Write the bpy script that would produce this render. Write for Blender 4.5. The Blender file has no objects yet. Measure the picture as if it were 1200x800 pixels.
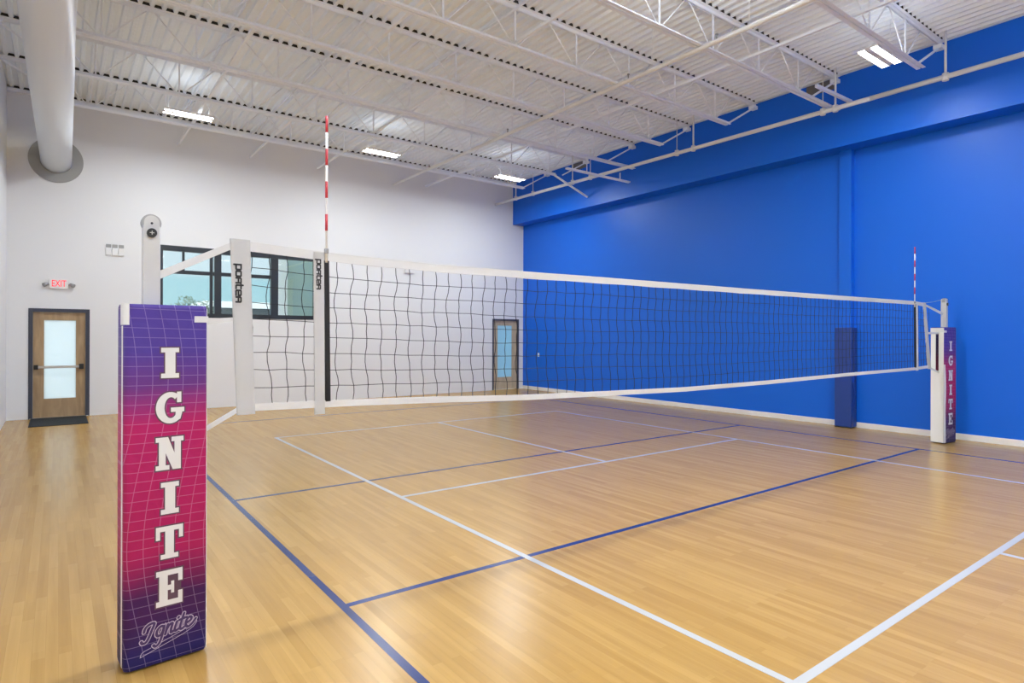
import bpy, bmesh, math, random
from mathutils import Vector, Matrix
from mathutils.geometry import tessellate_polygon
random.seed(7)
scn = bpy.context.scene
COL = scn.collection
PI = math.pi

# ------------------------------------------------------------------ materials
def new_mat(name):
    m = bpy.data.materials.new(name); m.use_nodes = True
    nt = m.node_tree
    b = nt.nodes['Principled BSDF']
    return m, nt, b

def plain(name, col, rough=0.5, metal=0.0, spec=0.5, bump=0.0, bscale=60.0, var=0.0):
    m, nt, b = new_mat(name)
    b.inputs['Base Color'].default_value = (*col, 1)
    b.inputs['Roughness'].default_value = rough
    b.inputs['Metallic'].default_value = metal
    b.inputs['Specular IOR Level'].default_value = spec
    tc = nt.nodes.new('ShaderNodeTexCoord')
    nz = nt.nodes.new('ShaderNodeTexNoise')
    nz.inputs['Scale'].default_value = bscale; nz.inputs['Detail'].default_value = 4
    nt.links.new(tc.outputs['Object'], nz.inputs['Vector'])
    if var > 0:
        mx = nt.nodes.new('ShaderNodeMix'); mx.data_type = 'RGBA'
        mx.inputs['A'].default_value = (*[c * (1 - var) for c in col], 1)
        mx.inputs['B'].default_value = (*[min(1, c * (1 + var)) for c in col], 1)
        nt.links.new(nz.outputs['Fac'], mx.inputs['Factor'])
        nt.links.new(mx.outputs['Result'], b.inputs['Base Color'])
    if bump > 0:
        bp = nt.nodes.new('ShaderNodeBump'); bp.inputs['Strength'].default_value = bump
        bp.inputs['Distance'].default_value = 0.01
        nt.links.new(nz.outputs['Fac'], bp.inputs['Height'])
        nt.links.new(bp.outputs['Normal'], b.inputs['Normal'])
    return m

def emit(name, col, strength):
    m, nt, b = new_mat(name)
    b.inputs['Base Color'].default_value = (*col, 1)
    b.inputs['Emission Color'].default_value = (*col, 1)
    b.inputs['Emission Strength'].default_value = strength
    return m

def math_node(nt, op, a, b=None, clamp=False):
    n = nt.nodes.new('ShaderNodeMath'); n.operation = op; n.use_clamp = clamp
    for i, v in enumerate((a, b)):
        if v is None: continue
        if isinstance(v, (int, float)): n.inputs[i].default_value = v
        else: nt.links.new(v, n.inputs[i])
    return n.outputs[0]

def ramp(nt, fac, stops):
    r = nt.nodes.new('ShaderNodeValToRGB')
    e = r.color_ramp.elements
    while len(e) < len(stops): e.new(0.5)
    for i, (p, c) in enumerate(stops):
        e[i].position = p; e[i].color = (*c, 1)
    nt.links.new(fac, r.inputs['Fac'])
    return r.outputs['Color']

def mat_floor():
    m, nt, b = new_mat('maple_floor')
    tc = nt.nodes.new('ShaderNodeTexCoord')
    mp = nt.nodes.new('ShaderNodeMapping'); mp.inputs['Rotation'].default_value = (0, 0, PI / 2)
    nt.links.new(tc.outputs['Object'], mp.inputs['Vector'])
    def brick(w, h, off, c1, c2):
        br = nt.nodes.new('ShaderNodeTexBrick')
        br.offset = off; br.offset_frequency = 2
        br.inputs['Scale'].default_value = 1.0
        br.inputs['Brick Width'].default_value = w
        br.inputs['Row Height'].default_value = h
        br.inputs['Mortar Size'].default_value = 0.0006
        br.inputs['Mortar Smooth'].default_value = 0.6
        br.inputs['Bias'].default_value = 0.0
        br.inputs['Color1'].default_value = (*c1, 1); br.inputs['Color2'].default_value = (*c2, 1)
        br.inputs['Mortar'].default_value = (*[0.8 * (p + q) / 2 for p, q in zip(c1, c2)], 1)
        nt.links.new(mp.outputs['Vector'], br.inputs['Vector'])
        return br
    A = brick(0.93, 0.057, 0.37, FLOOR_A, FLOOR_B)
    B = brick(0.61, 0.057, 0.71, (0.90, 0.88, 0.86), (1.0, 1.0, 1.0))
    mul = nt.nodes.new('ShaderNodeMix'); mul.data_type = 'RGBA'; mul.blend_type = 'MULTIPLY'
    mul.inputs['Factor'].default_value = 0.6
    nt.links.new(A.outputs['Color'], mul.inputs['A']); nt.links.new(B.outputs['Color'], mul.inputs['B'])
    # long grain streaks
    mp2 = nt.nodes.new('ShaderNodeMapping'); mp2.inputs['Scale'].default_value = (26, 1.1, 1)
    nt.links.new(tc.outputs['Object'], mp2.inputs['Vector'])
    nz = nt.nodes.new('ShaderNodeTexNoise'); nz.inputs['Scale'].default_value = 1.0; nz.inputs['Detail'].default_value = 5
    nt.links.new(mp2.outputs['Vector'], nz.inputs['Vector'])
    gr = ramp(nt, nz.outputs['Fac'], [(0.30, (0.86, 0.84, 0.80)), (0.72, (1.0, 1.0, 1.0))])
    mul2 = nt.nodes.new('ShaderNodeMix'); mul2.data_type = 'RGBA'; mul2.blend_type = 'MULTIPLY'
    mul2.inputs['Factor'].default_value = 1.0
    nt.links.new(mul.outputs['Result'], mul2.inputs['A']); nt.links.new(gr, mul2.inputs['B'])
    nt.links.new(mul2.outputs['Result'], b.inputs['Base Color'])
    b.inputs['Roughness'].default_value = 0.27
    b.inputs['Specular IOR Level'].default_value = 0.5
    bp = nt.nodes.new('ShaderNodeBump'); bp.inputs['Strength'].default_value = 0.06; bp.inputs['Distance'].default_value = 0.01
    nt.links.new(nz.outputs['Fac'], bp.inputs['Height']); nt.links.new(bp.outputs['Normal'], b.inputs['Normal'])
    return m

def mat_wood(name, c1, c2):
    m, nt, b = new_mat(name)
    tc = nt.nodes.new('ShaderNodeTexCoord')
    mp = nt.nodes.new('ShaderNodeMapping'); mp.inputs['Scale'].default_value = (5, 5, 0.9)
    nt.links.new(tc.outputs['Object'], mp.inputs['Vector'])
    nz = nt.nodes.new('ShaderNodeTexNoise'); nz.inputs['Scale'].default_value = 1.6; nz.inputs['Detail'].default_value = 5
    nz.inputs['Distortion'].default_value = 1.2
    nt.links.new(mp.outputs['Vector'], nz.inputs['Vector'])
    nt.links.new(ramp(nt, nz.outputs['Fac'], [(0.3, c1), (0.7, c2)]), b.inputs['Base Color'])
    b.inputs['Roughness'].default_value = 0.4
    return m

def mat_print():
    """printed pad cover: violet - magenta - deep violet with thin wavy grid lines"""
    m, nt, b = new_mat('printed_vinyl')
    tc = nt.nodes.new('ShaderNodeTexCoord')
    sp = nt.nodes.new('ShaderNodeSeparateXYZ'); nt.links.new(tc.outputs['Object'], sp.inputs[0])
    x, y, z = sp.outputs
    nzw = nt.nodes.new('ShaderNodeTexNoise'); nzw.inputs['Scale'].default_value = 3.0
    nt.links.new(tc.outputs['Object'], nzw.inputs['Vector'])
    zz = math_node(nt, 'ADD', z, math_node(nt, 'MULTIPLY', math_node(nt, 'SUBTRACT', nzw.outputs['Fac'], 0.5), 0.10))
    f = math_node(nt, 'DIVIDE', zz, 1.85, True)
    V1, V2, MG, RD, DP, NV = PRINT
    base = ramp(nt, f, [(0.035, NV), (0.14, DP), (0.19, DP), (0.32, RD), (0.67, MG), (0.775, V2), (0.88, V1), (0.97, V1)])
    # grid
    u = math_node(nt, 'ADD', x, math_node(nt, 'MULTIPLY', math_node(nt, 'COSINE', math_node(nt, 'MULTIPLY', math_node(nt, 'SUBTRACT', z, 1.48), 3.6)), -0.055))
    def line(v, pitch, half):
        fr = math_node(nt, 'FRACT', math_node(nt, 'DIVIDE', math_node(nt, 'ADD', v, 20.0), pitch))
        d = math_node(nt, 'ABSOLUTE', math_node(nt, 'SUBTRACT', fr, 0.5))
        return math_node(nt, 'GREATER_THAN', d, 0.5 - half / pitch)
    zs = math_node(nt, 'ADD', z, math_node(nt, 'MULTIPLY', x, 0.02))
    g = math_node(nt, 'MAXIMUM', line(u, 0.070, 0.0016), line(zs, 0.0485, 0.0016))
    mx = nt.nodes.new('ShaderNodeMix'); mx.data_type = 'RGBA'
    nt.links.new(math_node(nt, 'MULTIPLY', g, 0.18), mx.inputs['Factor'])
    nt.links.new(base, mx.inputs['A']); mx.inputs['B'].default_value = (0.75, 0.62, 0.85, 1)
    nt.links.new(mx.outputs['Result'], b.inputs['Base Color'])
    b.inputs['Roughness'].default_value = 0.48; b.inputs['Specular IOR Level'].default_value = 0.3
    nz = nt.nodes.new('ShaderNodeTexNoise'); nz.inputs['Scale'].default_value = 7.0; nz.inputs['Detail'].default_value = 2
    nz.inputs['Distortion'].default_value = 1.5
    nt.links.new(tc.outputs['Object'], nz.inputs['Vector'])
    bp = nt.nodes.new('ShaderNodeBump'); bp.inputs['Strength'].default_value = 0.35; bp.inputs['Distance'].default_value = 0.02
    nt.links.new(nz.outputs['Fac'], bp.inputs['Height']); nt.links.new(bp.outputs['Normal'], b.inputs['Normal'])
    return m

def mat_window_glass():
    m = bpy.data.materials.new('window_glass'); m.use_nodes = True
    nt = m.node_tree; nt.nodes.clear()
    o = nt.nodes.new('ShaderNodeOutputMaterial')
    t = nt.nodes.new('ShaderNodeBsdfTransparent'); t.inputs['Color'].default_value = (0.94, 0.98, 0.97, 1)
    g = nt.nodes.new('ShaderNodeBsdfGlossy'); g.inputs['Roughness'].default_value = 0.02
    mx = nt.nodes.new('ShaderNodeMixShader'); mx.inputs['Fac'].default_value = 0.07
    nt.links.new(t.outputs[0], mx.inputs[1]); nt.links.new(g.outputs[0], mx.inputs[2]); nt.links.new(mx.outputs[0], o.inputs['Surface'])
    return m

def mat_frosted(name, col):
    m = bpy.data.materials.new(name); m.use_nodes = True
    nt = m.node_tree; nt.nodes.clear()
    o = nt.nodes.new('ShaderNodeOutputMaterial')
    t = nt.nodes.new('ShaderNodeBsdfTranslucent'); t.inputs['Color'].default_value = (*col, 1)
    d = nt.nodes.new('ShaderNodeBsdfDiffuse'); d.inputs['Color'].default_value = (*col, 1)
    g = nt.nodes.new('ShaderNodeBsdfGlossy'); g.inputs['Roughness'].default_value = 0.08
    mx = nt.nodes.new('ShaderNodeMixShader'); mx.inputs['Fac'].default_value = 0.35
    m2 = nt.nodes.new('ShaderNodeMixShader'); m2.inputs['Fac'].default_value = 0.06
    nt.links.new(t.outputs[0], mx.inputs[1]); nt.links.new(d.outputs[0], mx.inputs[2])
    nt.links.new(mx.outputs[0], m2.inputs[1]); nt.links.new(g.outputs[0], m2.inputs[2])
    nt.links.new(m2.outputs[0], o.inputs['Surface'])
    return m

FLOOR_A = (0.46, 0.265, 0.068); FLOOR_B = (0.535, 0.322, 0.092)
PRINT = ((0.070, 0.038, 0.27), (0.13, 0.030, 0.20), (0.43, 0.008, 0.11), (0.38, 0.007, 0.085), (0.052, 0.008, 0.075), (0.014, 0.010, 0.10))

M = {}
M['floor'] = mat_floor()
M['white_wall'] = plain('white_wall_paint', (0.825, 0.83, 0.82), 0.55, bump=0.05, bscale=90, var=0.01)
M['blue_wall'] = plain('blue_wall_paint', (0.0003, 0.128, 0.68), 0.42, spec=0.42, bump=0.04, bscale=120, var=0.02)
M['deck'] = plain('deck_paint', (0.88, 0.93, 0.98), 0.6)
M['steel'] = plain('white_steel_paint', (0.87, 0.90, 0.94), 0.45)
M['pipe'] = plain('white_pipe_paint', (0.80, 0.79, 0.76), 0.4)
M['void_shade'] = plain('unpainted_void_shade', (0.035, 0.033, 0.03), 0.9)  # shade of the unpainted flute voids, held in the colour
M['pocket'] = plain('grey_pocket', (0.16, 0.15, 0.14), 0.8)
M['base'] = plain('white_baseboard', (0.82, 0.80, 0.76), 0.45)
M['line_blue'] = plain('blue_line_paint', (0.010, 0.028, 0.14), 0.27)
M['line_white'] = plain('white_line_paint', (0.49, 0.49, 0.48), 0.27)
M['frame_dark'] = plain('dark_door_frame', (0.045, 0.05, 0.075), 0.45)
M['win_dark'] = plain('dark_window_aluminium', (0.018, 0.024, 0.032), 0.35)
M['door_wood'] = mat_wood('oak_door', (0.34, 0.22, 0.11), (0.49, 0.34, 0.185))
M['door_wood_pale'] = mat_wood('pale_oak_door', (0.48, 0.38, 0.25), (0.60, 0.49, 0.33))
M['frost'] = mat_frosted('frosted_glass', (0.90, 0.97, 0.98))
M['frost_blue'] = mat_frosted('blue_frosted_glass', (0.60, 0.85, 0.97))
M['glass'] = mat_window_glass()
M['metal'] = plain('brushed_metal', (0.55, 0.54, 0.52), 0.32, 1.0)
M['grey_metal'] = plain('grey_metal', (0.36, 0.36, 0.36), 0.45, 0.6)
M['black'] = plain('black_plastic', (0.012, 0.012, 0.013), 0.45)
M['mat'] = plain('black_rubber_mat', (0.009, 0.013, 0.016), 0.8, bump=0.4, bscale=160)
M['duct'] = plain('white_duct_paint', (0.80, 0.83, 0.86), 0.42)
M['collar'] = plain('grey_collar', (0.36, 0.36, 0.34), 0.5)
M['led'] = emit('led_diffuser', (1.0, 0.99, 0.97), 5.0)
M['exit_red'] = emit('exit_red', (0.80, 0.03, 0.05), 0.45)
M['white_plastic'] = plain('white_plastic', (0.84, 0.84, 0.82), 0.4)
M['vinyl_white'] = plain('white_vinyl', (0.78, 0.78, 0.75), 0.5, bump=0.15, bscale=25)
M['strap'] = plain('white_webbing', (0.69, 0.69, 0.68), 0.7, bump=0.2, bscale=300)
M['sleeve'] = plain('grey_white_sleeve', (0.53, 0.53, 0.525), 0.7, bump=0.1, bscale=40)
M['cord'] = plain('black_net_cord', (0.02, 0.02, 0.022), 0.8)
M['blackstrip'] = plain('black_webbing', (0.012, 0.012, 0.013), 0.8)
M['post'] = plain('white_post_enamel', (0.55, 0.55, 0.54), 0.35)
M['red'] = plain('red_band', (0.55, 0.035, 0.05), 0.4)
M['antenna_white'] = plain('white_fibreglass', (0.86, 0.85, 0.83), 0.4)
M['print'] = mat_print()
M['letter'] = plain('white_print', (0.72, 0.72, 0.69), 0.45)
M['letter_edge'] = plain('dark_grey_print', (0.10, 0.05, 0.08), 0.45)
M['script_fill'] = plain('deep_violet_print', (0.055, 0.025, 0.11), 0.45)
M['script_edge'] = plain('lilac_print', (0.50, 0.44, 0.52), 0.45)
M['pad_blue'] = plain('blue_pad_vinyl', (0.012, 0.050, 0.27), 0.42, bump=0.1, bscale=20)
M['leaf'] = plain('leaf', (0.10, 0.16, 0.09), 0.7, var=0.4, bscale=8)
M['bark'] = plain('bark', (0.12, 0.09, 0.06), 0.8)
M['ground'] = plain('pale_concrete', (0.45, 0.45, 0.43), 0.9, var=0.1, bscale=2)
M['ext_white'] = plain('white_render', (0.85, 0.86, 0.86), 0.7)
M['ext_green'] = plain('pale_green_render', (0.42, 0.52, 0.44), 0.7, var=0.06, bscale=1.5)
M['ext_dark'] = plain('dark_facade', (0.03, 0.05, 0.055), 0.5)

# ------------------------------------------------------------------ mesh helper
class MB:
    def __init__(self): self.bm = bmesh.new()
    def box(self, x0, x1, y0, y1, z0, z1, bevel=0.0):
        vs = [self.bm.verts.new(p) for p in ((x0,y0,z0),(x1,y0,z0),(x1,y1,z0),(x0,y1,z0),(x0,y0,z1),(x1,y0,z1),(x1,y1,z1),(x0,y1,z1))]
        fs = [self.bm.faces.new([vs[i] for i in f]) for f in ((3,2,1,0),(4,5,6,7),(0,1,5,4),(1,2,6,5),(2,3,7,6),(3,0,4,7))]
        if bevel > 0:
            es = set(e for f in fs for e in f.edges)
            bmesh.ops.bevel(self.bm, geom=list(es), offset=bevel, segments=2, affect='EDGES', profile=0.5)
        return self
    def obox(self, p, q, w, h, up=(0,0,1)):
        """box beam from p to q, w across, h along up"""
        p, q = Vector(p), Vector(q); d = (q - p).normalized()
        s = d.cross(Vector(up))
        if s.length < 1e-4: s = d.cross(Vector((1,0,0)))
        s.normalize(); u = s.cross(d).normalized()
        r = []
        for c in (p, q):
            for a, b in ((-1,-1),(1,-1),(1,1),(-1,1)):
                r.append(self.bm.verts.new(c + s * a * w / 2 + u * b * h / 2))
        for f in ((3,2,1,0),(4,5,6,7),(0,1,5,4),(1,2,6,5),(2,3,7,6),(3,0,4,7)):
            self.bm.faces.new([r[i] for i in f])
        return self
    def tube(self, p, q, r, n=12, r2=None, caps=True):
        p, q = Vector(p), Vector(q); d = (q - p).normalized()
        s = d.orthogonal().normalized(); u = d.cross(s)
        r2 = r if r2 is None else r2
        A = [self.bm.verts.new(p + (s*math.cos(t)+u*math.sin(t))*r) for t in [2*PI*i/n for i in range(n)]]
        B = [self.bm.verts.new(q + (s*math.cos(t)+u*math.sin(t))*r2) for t in [2*PI*i/n for i in range(n)]]
        for i in range(n):
            f = self.bm.faces.new((A[i], A[(i+1)%n], B[(i+1)%n], B[i])); f.smooth = True
        if caps: self.bm.faces.new(A[::-1]); self.bm.faces.new(B)
        return self
    def polytube(self, pts, r, n=4):
        pts = [Vector(p) for p in pts]; rings = []
        for i, p in enumerate(pts):
            d = (pts[min(i+1, len(pts)-1)] - pts[max(i-1, 0)]).normalized()
            s = d.cross(Vector((0,1,0)))
            if s.length < 1e-3: s = d.orthogonal()
            s.normalize(); u = d.cross(s)
            rings.append([self.bm.verts.new(p + (s*math.cos(t)+u*math.sin(t))*r) for t in [2*PI*(k+.5)/n for k in range(n)]])
        for a, b in zip(rings, rings[1:]):
            for k in range(n): self.bm.faces.new((a[k], a[(k+1)%n], b[(k+1)%n], b[k]))
        self.bm.faces.new(rings[0][::-1]); self.bm.faces.new(rings[-1])
        return self
    def prism(self, loop, axis, a, b):
        """loop = 2D polygon, extruded along axis from a to b"""
        def P(u, v, w):
            return {'x': (w,u,v), 'y': (u,w,v), 'z': (u,v,w)}[axis]
        A = [self.bm.verts.new(P(u,v,a)) for u, v in loop]; B = [self.bm.verts.new(P(u,v,b)) for u, v in loop]
        n = len(loop)
        for i in range(n): self.bm.faces.new((A[i], A[(i+1)%n], B[(i+1)%n], B[i]))
        for t in tessellate_polygon([[Vector((u,v,0)) for u,v in loop]]):
            self.bm.faces.new([A[i] for i in t]); self.bm.faces.new([B[i] for i in t])
        return self
    def build(self, name, mat, parent=None, label=None, kind=None, smooth=False):
        bmesh.ops.recalc_face_normals(self.bm, faces=self.bm.faces)
        if parent is not None:
            w = parent.location.copy(); p = parent.parent
            while p is not None: w += p.location; p = p.parent
            bmesh.ops.translate(self.bm, verts=self.bm.verts, vec=-w)
        me = bpy.data.meshes.new(name); self.bm.to_mesh(me); self.bm.free()
        me.materials.append(mat)
        if smooth:
            for pl in me.polygons: pl.use_smooth = True
        o = bpy.data.objects.new(name, me); COL.objects.link(o)
        if parent is not None: o.parent = parent
        if label: o['label'] = label
        if kind: o['kind'] = kind
        return o

def thing(name, label, cat, loc=(0,0,0), group=None):
    o = bpy.data.objects.new(name, None); COL.objects.link(o)
    o.empty_display_size = 0.1
    o.location = loc; o['label'] = label; o['category'] = cat
    if group: o['group'] = group
    return o
def tag(o, label, cat, group=None):
    o['label'] = label; o['category'] = cat
    if group: o['group'] = group
    return o

# ------------------------------------------------------------------ camera (solved from the court lines)
CX, CY, CZ, YAW, ROLL, F = -5.93808, -3.67420, 1.69850, 0.928586, 0.003272, 712.314
fw = Vector((math.cos(YAW), math.sin(YAW), 0)); rt = Vector((math.sin(YAW), -math.cos(YAW), 0)); up = rt.cross(fw)
r2 = rt*math.cos(ROLL) + up*math.sin(ROLL); u2 = -rt*math.sin(ROLL) + up*math.cos(ROLL)
cam = bpy.data.cameras.new('camera'); co = bpy.data.objects.new('camera', cam); COL.objects.link(co)
mw = Matrix((( r2.x, u2.x, -fw.x, CX), (r2.y, u2.y, -fw.y, CY), (r2.z, u2.z, -fw.z, CZ), (0,0,0,1)))
co.matrix_world = mw
cam.sensor_width = 36.0; cam.lens = F/1200*36.0; cam.shift_y = -7.12/1200; cam.clip_end = 200
scn.camera = co

# ------------------------------------------------------------------ room shell
XL, XR, YF, YN, ZC = -6.74, 6.04, 11.75, -12.0, 6.5
HX, HZ = 5.62, 5.20           # header face / underside
def wall_at(x, z):            # measurements taken on y=11.9 moved onto the far wall plane
    k = (YF - CY)/(11.9 - CY)
    return CX + (x - CX)*k, CZ + (z - CZ)*k

fl = MB().box(XL-.25, XR+.25, YN-.25, YF+.3, -.2, 0).build('floor', M['floor'], kind='structure')
def court_line(x0, x1, y0, y1, mat, label):
    MB().box(x0, x1, y0, y1, 0.0, 0.0012 if mat == 'line_blue' else 0.0016).build('court_line', M[mat], fl, label=label)
h = .025
court_line(-4.5-h, -4.5+h, -9, 9, 'line_blue', 'blue sideline on the camera side of the net court')
court_line(4.5-h, 4.5+h, -9, 9, 'line_blue', 'blue sideline near the blue wall')
court_line(-4.5+h, 4.5-h, -h, h, 'line_blue', 'blue centre line under the net')
court_line(-4.5+h, 4.5-h, 3-h, 3+h, 'line_blue', 'blue attack line beyond the net')
court_line(-4.5+h, 4.5-h, -3-h, -3+h, 'line_blue', 'blue attack line before the net')
court_line(-4.5+h, 4.5-h, 9-.05, 9, 'line_blue', 'blue end line near the white wall')
court_line(-3.05-h, -3.05+h, -6.7, 6.7, 'line_white', 'long white sideline in the middle of the photo')
court_line(3.05-h, 3.05+h, -6.7, 6.7, 'line_white', 'white sideline nearer the blue wall')
court_line(-3.05+h, 3.05-h, 6.65, 6.7, 'line_white', 'white base line beyond the net')
court_line(-3.05+h, 3.05-h, 2.13-h, 2.13+h, 'line_white', 'white cross line just beyond the net')
court_line(-3.05+h, 3.05-h, -2.13-h, -2.13+h, 'line_white', 'broad white cross line at lower right')
court_line(-h, h, 2.13+h, 6.65, 'line_white', 'white centre line beyond the net')
court_line(-h, h, -6.7, -2.13-h, 'line_white', 'short white centre line at right edge')

# corrugated deck
mb = MB(); pitch = .1524; D = .045
n = int((XR + .2 - (XL - .2))/pitch) + 1
prof = []
for i in range(n):
    x = XL - .1 + i*pitch
    prof += [(x, ZC), (x+.045, ZC), (x+.062, ZC+D), (x+.135, ZC+D)]
prof = [p for p in prof if p[0] < XR + .15]
loop = prof + [(prof[-1][0], ZC+.16), (prof[0][0], ZC+.16)]
A = [mb.bm.verts.new((x, YN-.2, z)) for x, z in loop]; B = [mb.bm.verts.new((x, YF+.2, z)) for x, z in loop]
for i in range(len(loop)):
    j = (i+1) % len(loop); mb.bm.faces.new((A[i], A[j], B[j], B[i]))
mb.build('ceiling', M['deck'], kind='structure')

# far (white) wall with openings
D1 = (*wall_at(-6.405, 0), *wall_at(-5.393, 2.215)); D2 = (*wall_at(4.945, 0), *wall_at(5.98, 2.215)); WN = (*wall_at(-4.10, 2.082), *wall_at(-0.60, 3.70))
def holes_wall(mb, x0, x1, y0, y1, z0, z1, holes):
    xs = sorted({x0, x1, *[h[0] for h in holes], *[h[2] for h in holes]}); zs = sorted({z0, z1, *[h[1] for h in holes], *[h[3] for h in holes]})
    for a, b in zip(xs, xs[1:]):
        for c, d in zip(zs, zs[1:]):
            if any(h[0]-1e-6 <= a and b <= h[2]+1e-6 and h[1]-1e-6 <= c and d <= h[3]+1e-6 for h in holes): continue
            mb.box(a, b, y0, y1, c, d)
    bmesh.ops.remove_doubles(mb.bm, verts=mb.bm.verts, dist=1e-5)
    return mb
holes_wall(MB(), XL-.2, XR+.2, YF, YF+.2, 0, ZC+.15,
           [(D1[0], 0, D1[2], D1[3]), (D2[0], 0, D2[2], D2[3]), WN]).build('wall_far', M['white_wall'], kind='structure')
MB().box(XL-.2, XL, YN, YF, 0, ZC+.15).build('wall_left', M['white_wall'], kind='structure')
MB().box(XR, XR+.2, YN, YF, 0, ZC+.15).build('wall_right', M['blue_wall'], kind='structure')
MB().box(XL-.2, XR+.2, YN-.2, YN, 0, ZC+.15).build('wall_near', M['white_wall'], kind='structure')
hd = MB().box(HX, XR, YN, YF, HZ, ZC).build('trim_1', M['blue_wall'], kind='structure')
MB().box(5.92, XR, 1.62, 1.84, 0, HZ).build('trim_2', M['blue_wall'], kind='structure')
mb = MB()
for a, b in ((YN, 1.62), (1.84, YF)): mb.box(XR-.018, XR, a, b, 0, .10)
mb.build('baseboard_right', M['base'], kind='structure')
# unpainted pockets in the header behind two joist ends
for i, (y0, y1) in enumerate(((1.80, 2.32), (8.42, 9.0))):
    MB().box(HX-.006, HX, y0, y1, ZC-.20, ZC-.005).build('beam_pocket', M['pocket'], hd, label='dark unpainted pocket behind the joist end')

# ---- doors
def door(name, d, fwid, wood, frost, lite, lever):
    x0, _, x1, z1 = d
    mb = MB()
    for a, b in ((x0, x0+fwid), (x1-fwid, x1)): mb.box(a, b, YF-.012, YF+.14, 0, z1)
    mb.box(x0+fwid, x1-fwid, YF-.012, YF+.14, z1-fwid, z1)
    fr = mb.build(name, M['frame_dark'], kind='structure')
    a, b, t = x0+fwid+.003, x1-fwid-.003, z1-fwid-.003
    lx0, lx1, lz0, lz1 = lite
    leaf = holes_wall(MB(), a, b, YF+.035, YF+.08, .012, t, [(lx0, lz0, lx1, lz1)]).build('door_leaf', wood, fr)
    MB().box(lx0, lx1, YF+.052, YF+.06, lz0, lz1).build('glass_pane', frost, fr)
    return fr, a, b
lx0, lz0 = wall_at(-6.155, .375); lx1, lz1 = wall_at(-5.627, 1.98)
fr, a, b = door('door_1', D1, .068, M['door_wood'], M['frost'], (lx0, lx1, lz0, lz1), False)
pb = MB().box(a+.02, b-.03, YF-.045, YF-.02, 1.005, 1.055, .006).build('push_bar', M['metal'], fr)
mb = MB()
mb.box(a+.015, a+.085, YF-.06, YF+.034, .985, 1.075, .006); mb.box(b-.11, b-.03, YF-.06, YF+.034, .98, 1.085, .006)
mb.build('push_bar_bracket', M['black'], pb, label='black end bracket')
MB().box(D1[0]+.02, D1[2]-.02, YF-.03, YF+.12, 0, .01).build('threshold', M['metal'], fr)
lx0, lz0 = wall_at(5.17, .38); lx1, lz1 = wall_at(5.735, 2.01)
fr, a, b = door('door_2', D2, .05, M['door_wood_pale'], M['frost_blue'], (lx0, lx1, lz0, lz1), True)
mb = MB(); zh = 1.06
mb.tube((a+.075, YF-.02, zh), (a+.075, YF+.034, zh), .028, 14); mb.obox((a+.075, YF-.025, zh), (a+.20, YF-.025, zh), .018, .018)
mb.tube((a+.075, YF+.015, zh+.09), (a+.075, YF+.034, zh+.09), .02, 12)
mb.build('door_handle', M['grey_metal'], fr)

# ---- window
x0, z0, x1, z1 = WN
t = .11
mb = MB()
mb.box(x0, x1, YF-.01, YF+.12, z1-t*1.05, z1); mb.box(x0, x1, YF-.01, YF+.12, z0, z0+.10)
mb.box(x0, x0+.05, YF-.01, YF+.12, z0+.10, z1-t*1.05); mb.box(x1-.05, x1, YF-.01, YF+.12, z0+.10, z1-t*1.05)
win = mb.build('window_1', M['win_dark'], kind='structure')
def wx(x): return wall_at(x, 0)[0]
def wz(z): return wall_at(0, z)[1]
zi0, zi1 = z0+.10, z1-t*1.05
for name, xa, xb, ya, yb, za, zb in (('mullion', wx(-2.99), wx(-2.845), 0, .11, zi0, zi1), ('mullion', wx(-1.715), wx(-1.545), 0, .11, zi0, zi1),
        ('mullion', wx(-3.085), wx(-3.02), .03, .10, zi0, zi1)):
    MB().box(xa, xb, YF+ya, YF+yb, za, zb).build(name, M['win_dark'], win)
for xa, xb in ((x0+.05, wx(-3.085)), (wx(-3.02), wx(-2.99)), (wx(-2.845), wx(-1.715))):
    MB().box(xa, xb, YF+.03, YF+.10, wz(3.075), wz(3.16)).build('transom_bar', M['win_dark'], win)
MB().box(wx(-3.66), wx(-3.61), YF+.04, YF+.09, wz(3.16), zi1).build('glazing_bar', M['win_dark'], win)
for xa, xb in ((x0+.05, wx(-3.085)), (wx(-3.02), wx(-2.99)), (wx(-2.845), wx(-1.715)), (wx(-1.545), x1-.05)):
    MB().box(xa, xb, YF+.062, YF+.068, zi0, zi1).build('window_pane', M['glass'], win)

# ------------------------------------------------------------------ outside the window
mb = MB().box(-30, 30, YF+.35, 60, -.25, -.05); mb.build('ground', M['ground'], kind='structure')
def building(name, label, parts, loc):
    t = thing(name, label, 'building', loc)
    for n_, m_, boxes in parts:
        mb = MB()
        for bx in boxes: mb.box(*bx)
        mb.build(n_, M[m_], t)
    return t
building('building', 'low dark building with a white parapet outside the window', [
    ('facade', 'ext_dark', [(-1.35, 6.5, 22.0, 25, -.05, 2.74)]), ('parapet', 'ext_white', [(-1.42, 6.6, 21.9, 25.1, 2.74, 2.99)])], (2.5, 23, -.05))
building('building', 'pale green annexe wall with a white corner post outside the right window pane', [
    ('wall', 'ext_green', [(-.93, 6.0, 13.3, 13.6, -.05, 5.2)]), ('corner_post', 'ext_white', [(-1.17, -.93, 13.22, 13.6, -.05, 5.2)])], (2.5, 13.4, -.05))
tr = thing('tree', 'small green tree outside the window behind the near net post', 'tree', (-2.85, 16, -.05))
mb = MB(); mb.tube((-2.85,16,-.05), (-2.83,16,1.5), .05, 8, .035)
for k in range(9):
    an = k*.75; mb.tube((-2.83,16,1.2+.03*k), (-2.83+.45*math.cos(an), 16+.4*math.sin(an), 1.95+.08*(k%4)), .018, 5, .006)
mb.build('trunk', M['bark'], tr)
mb = MB()
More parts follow.
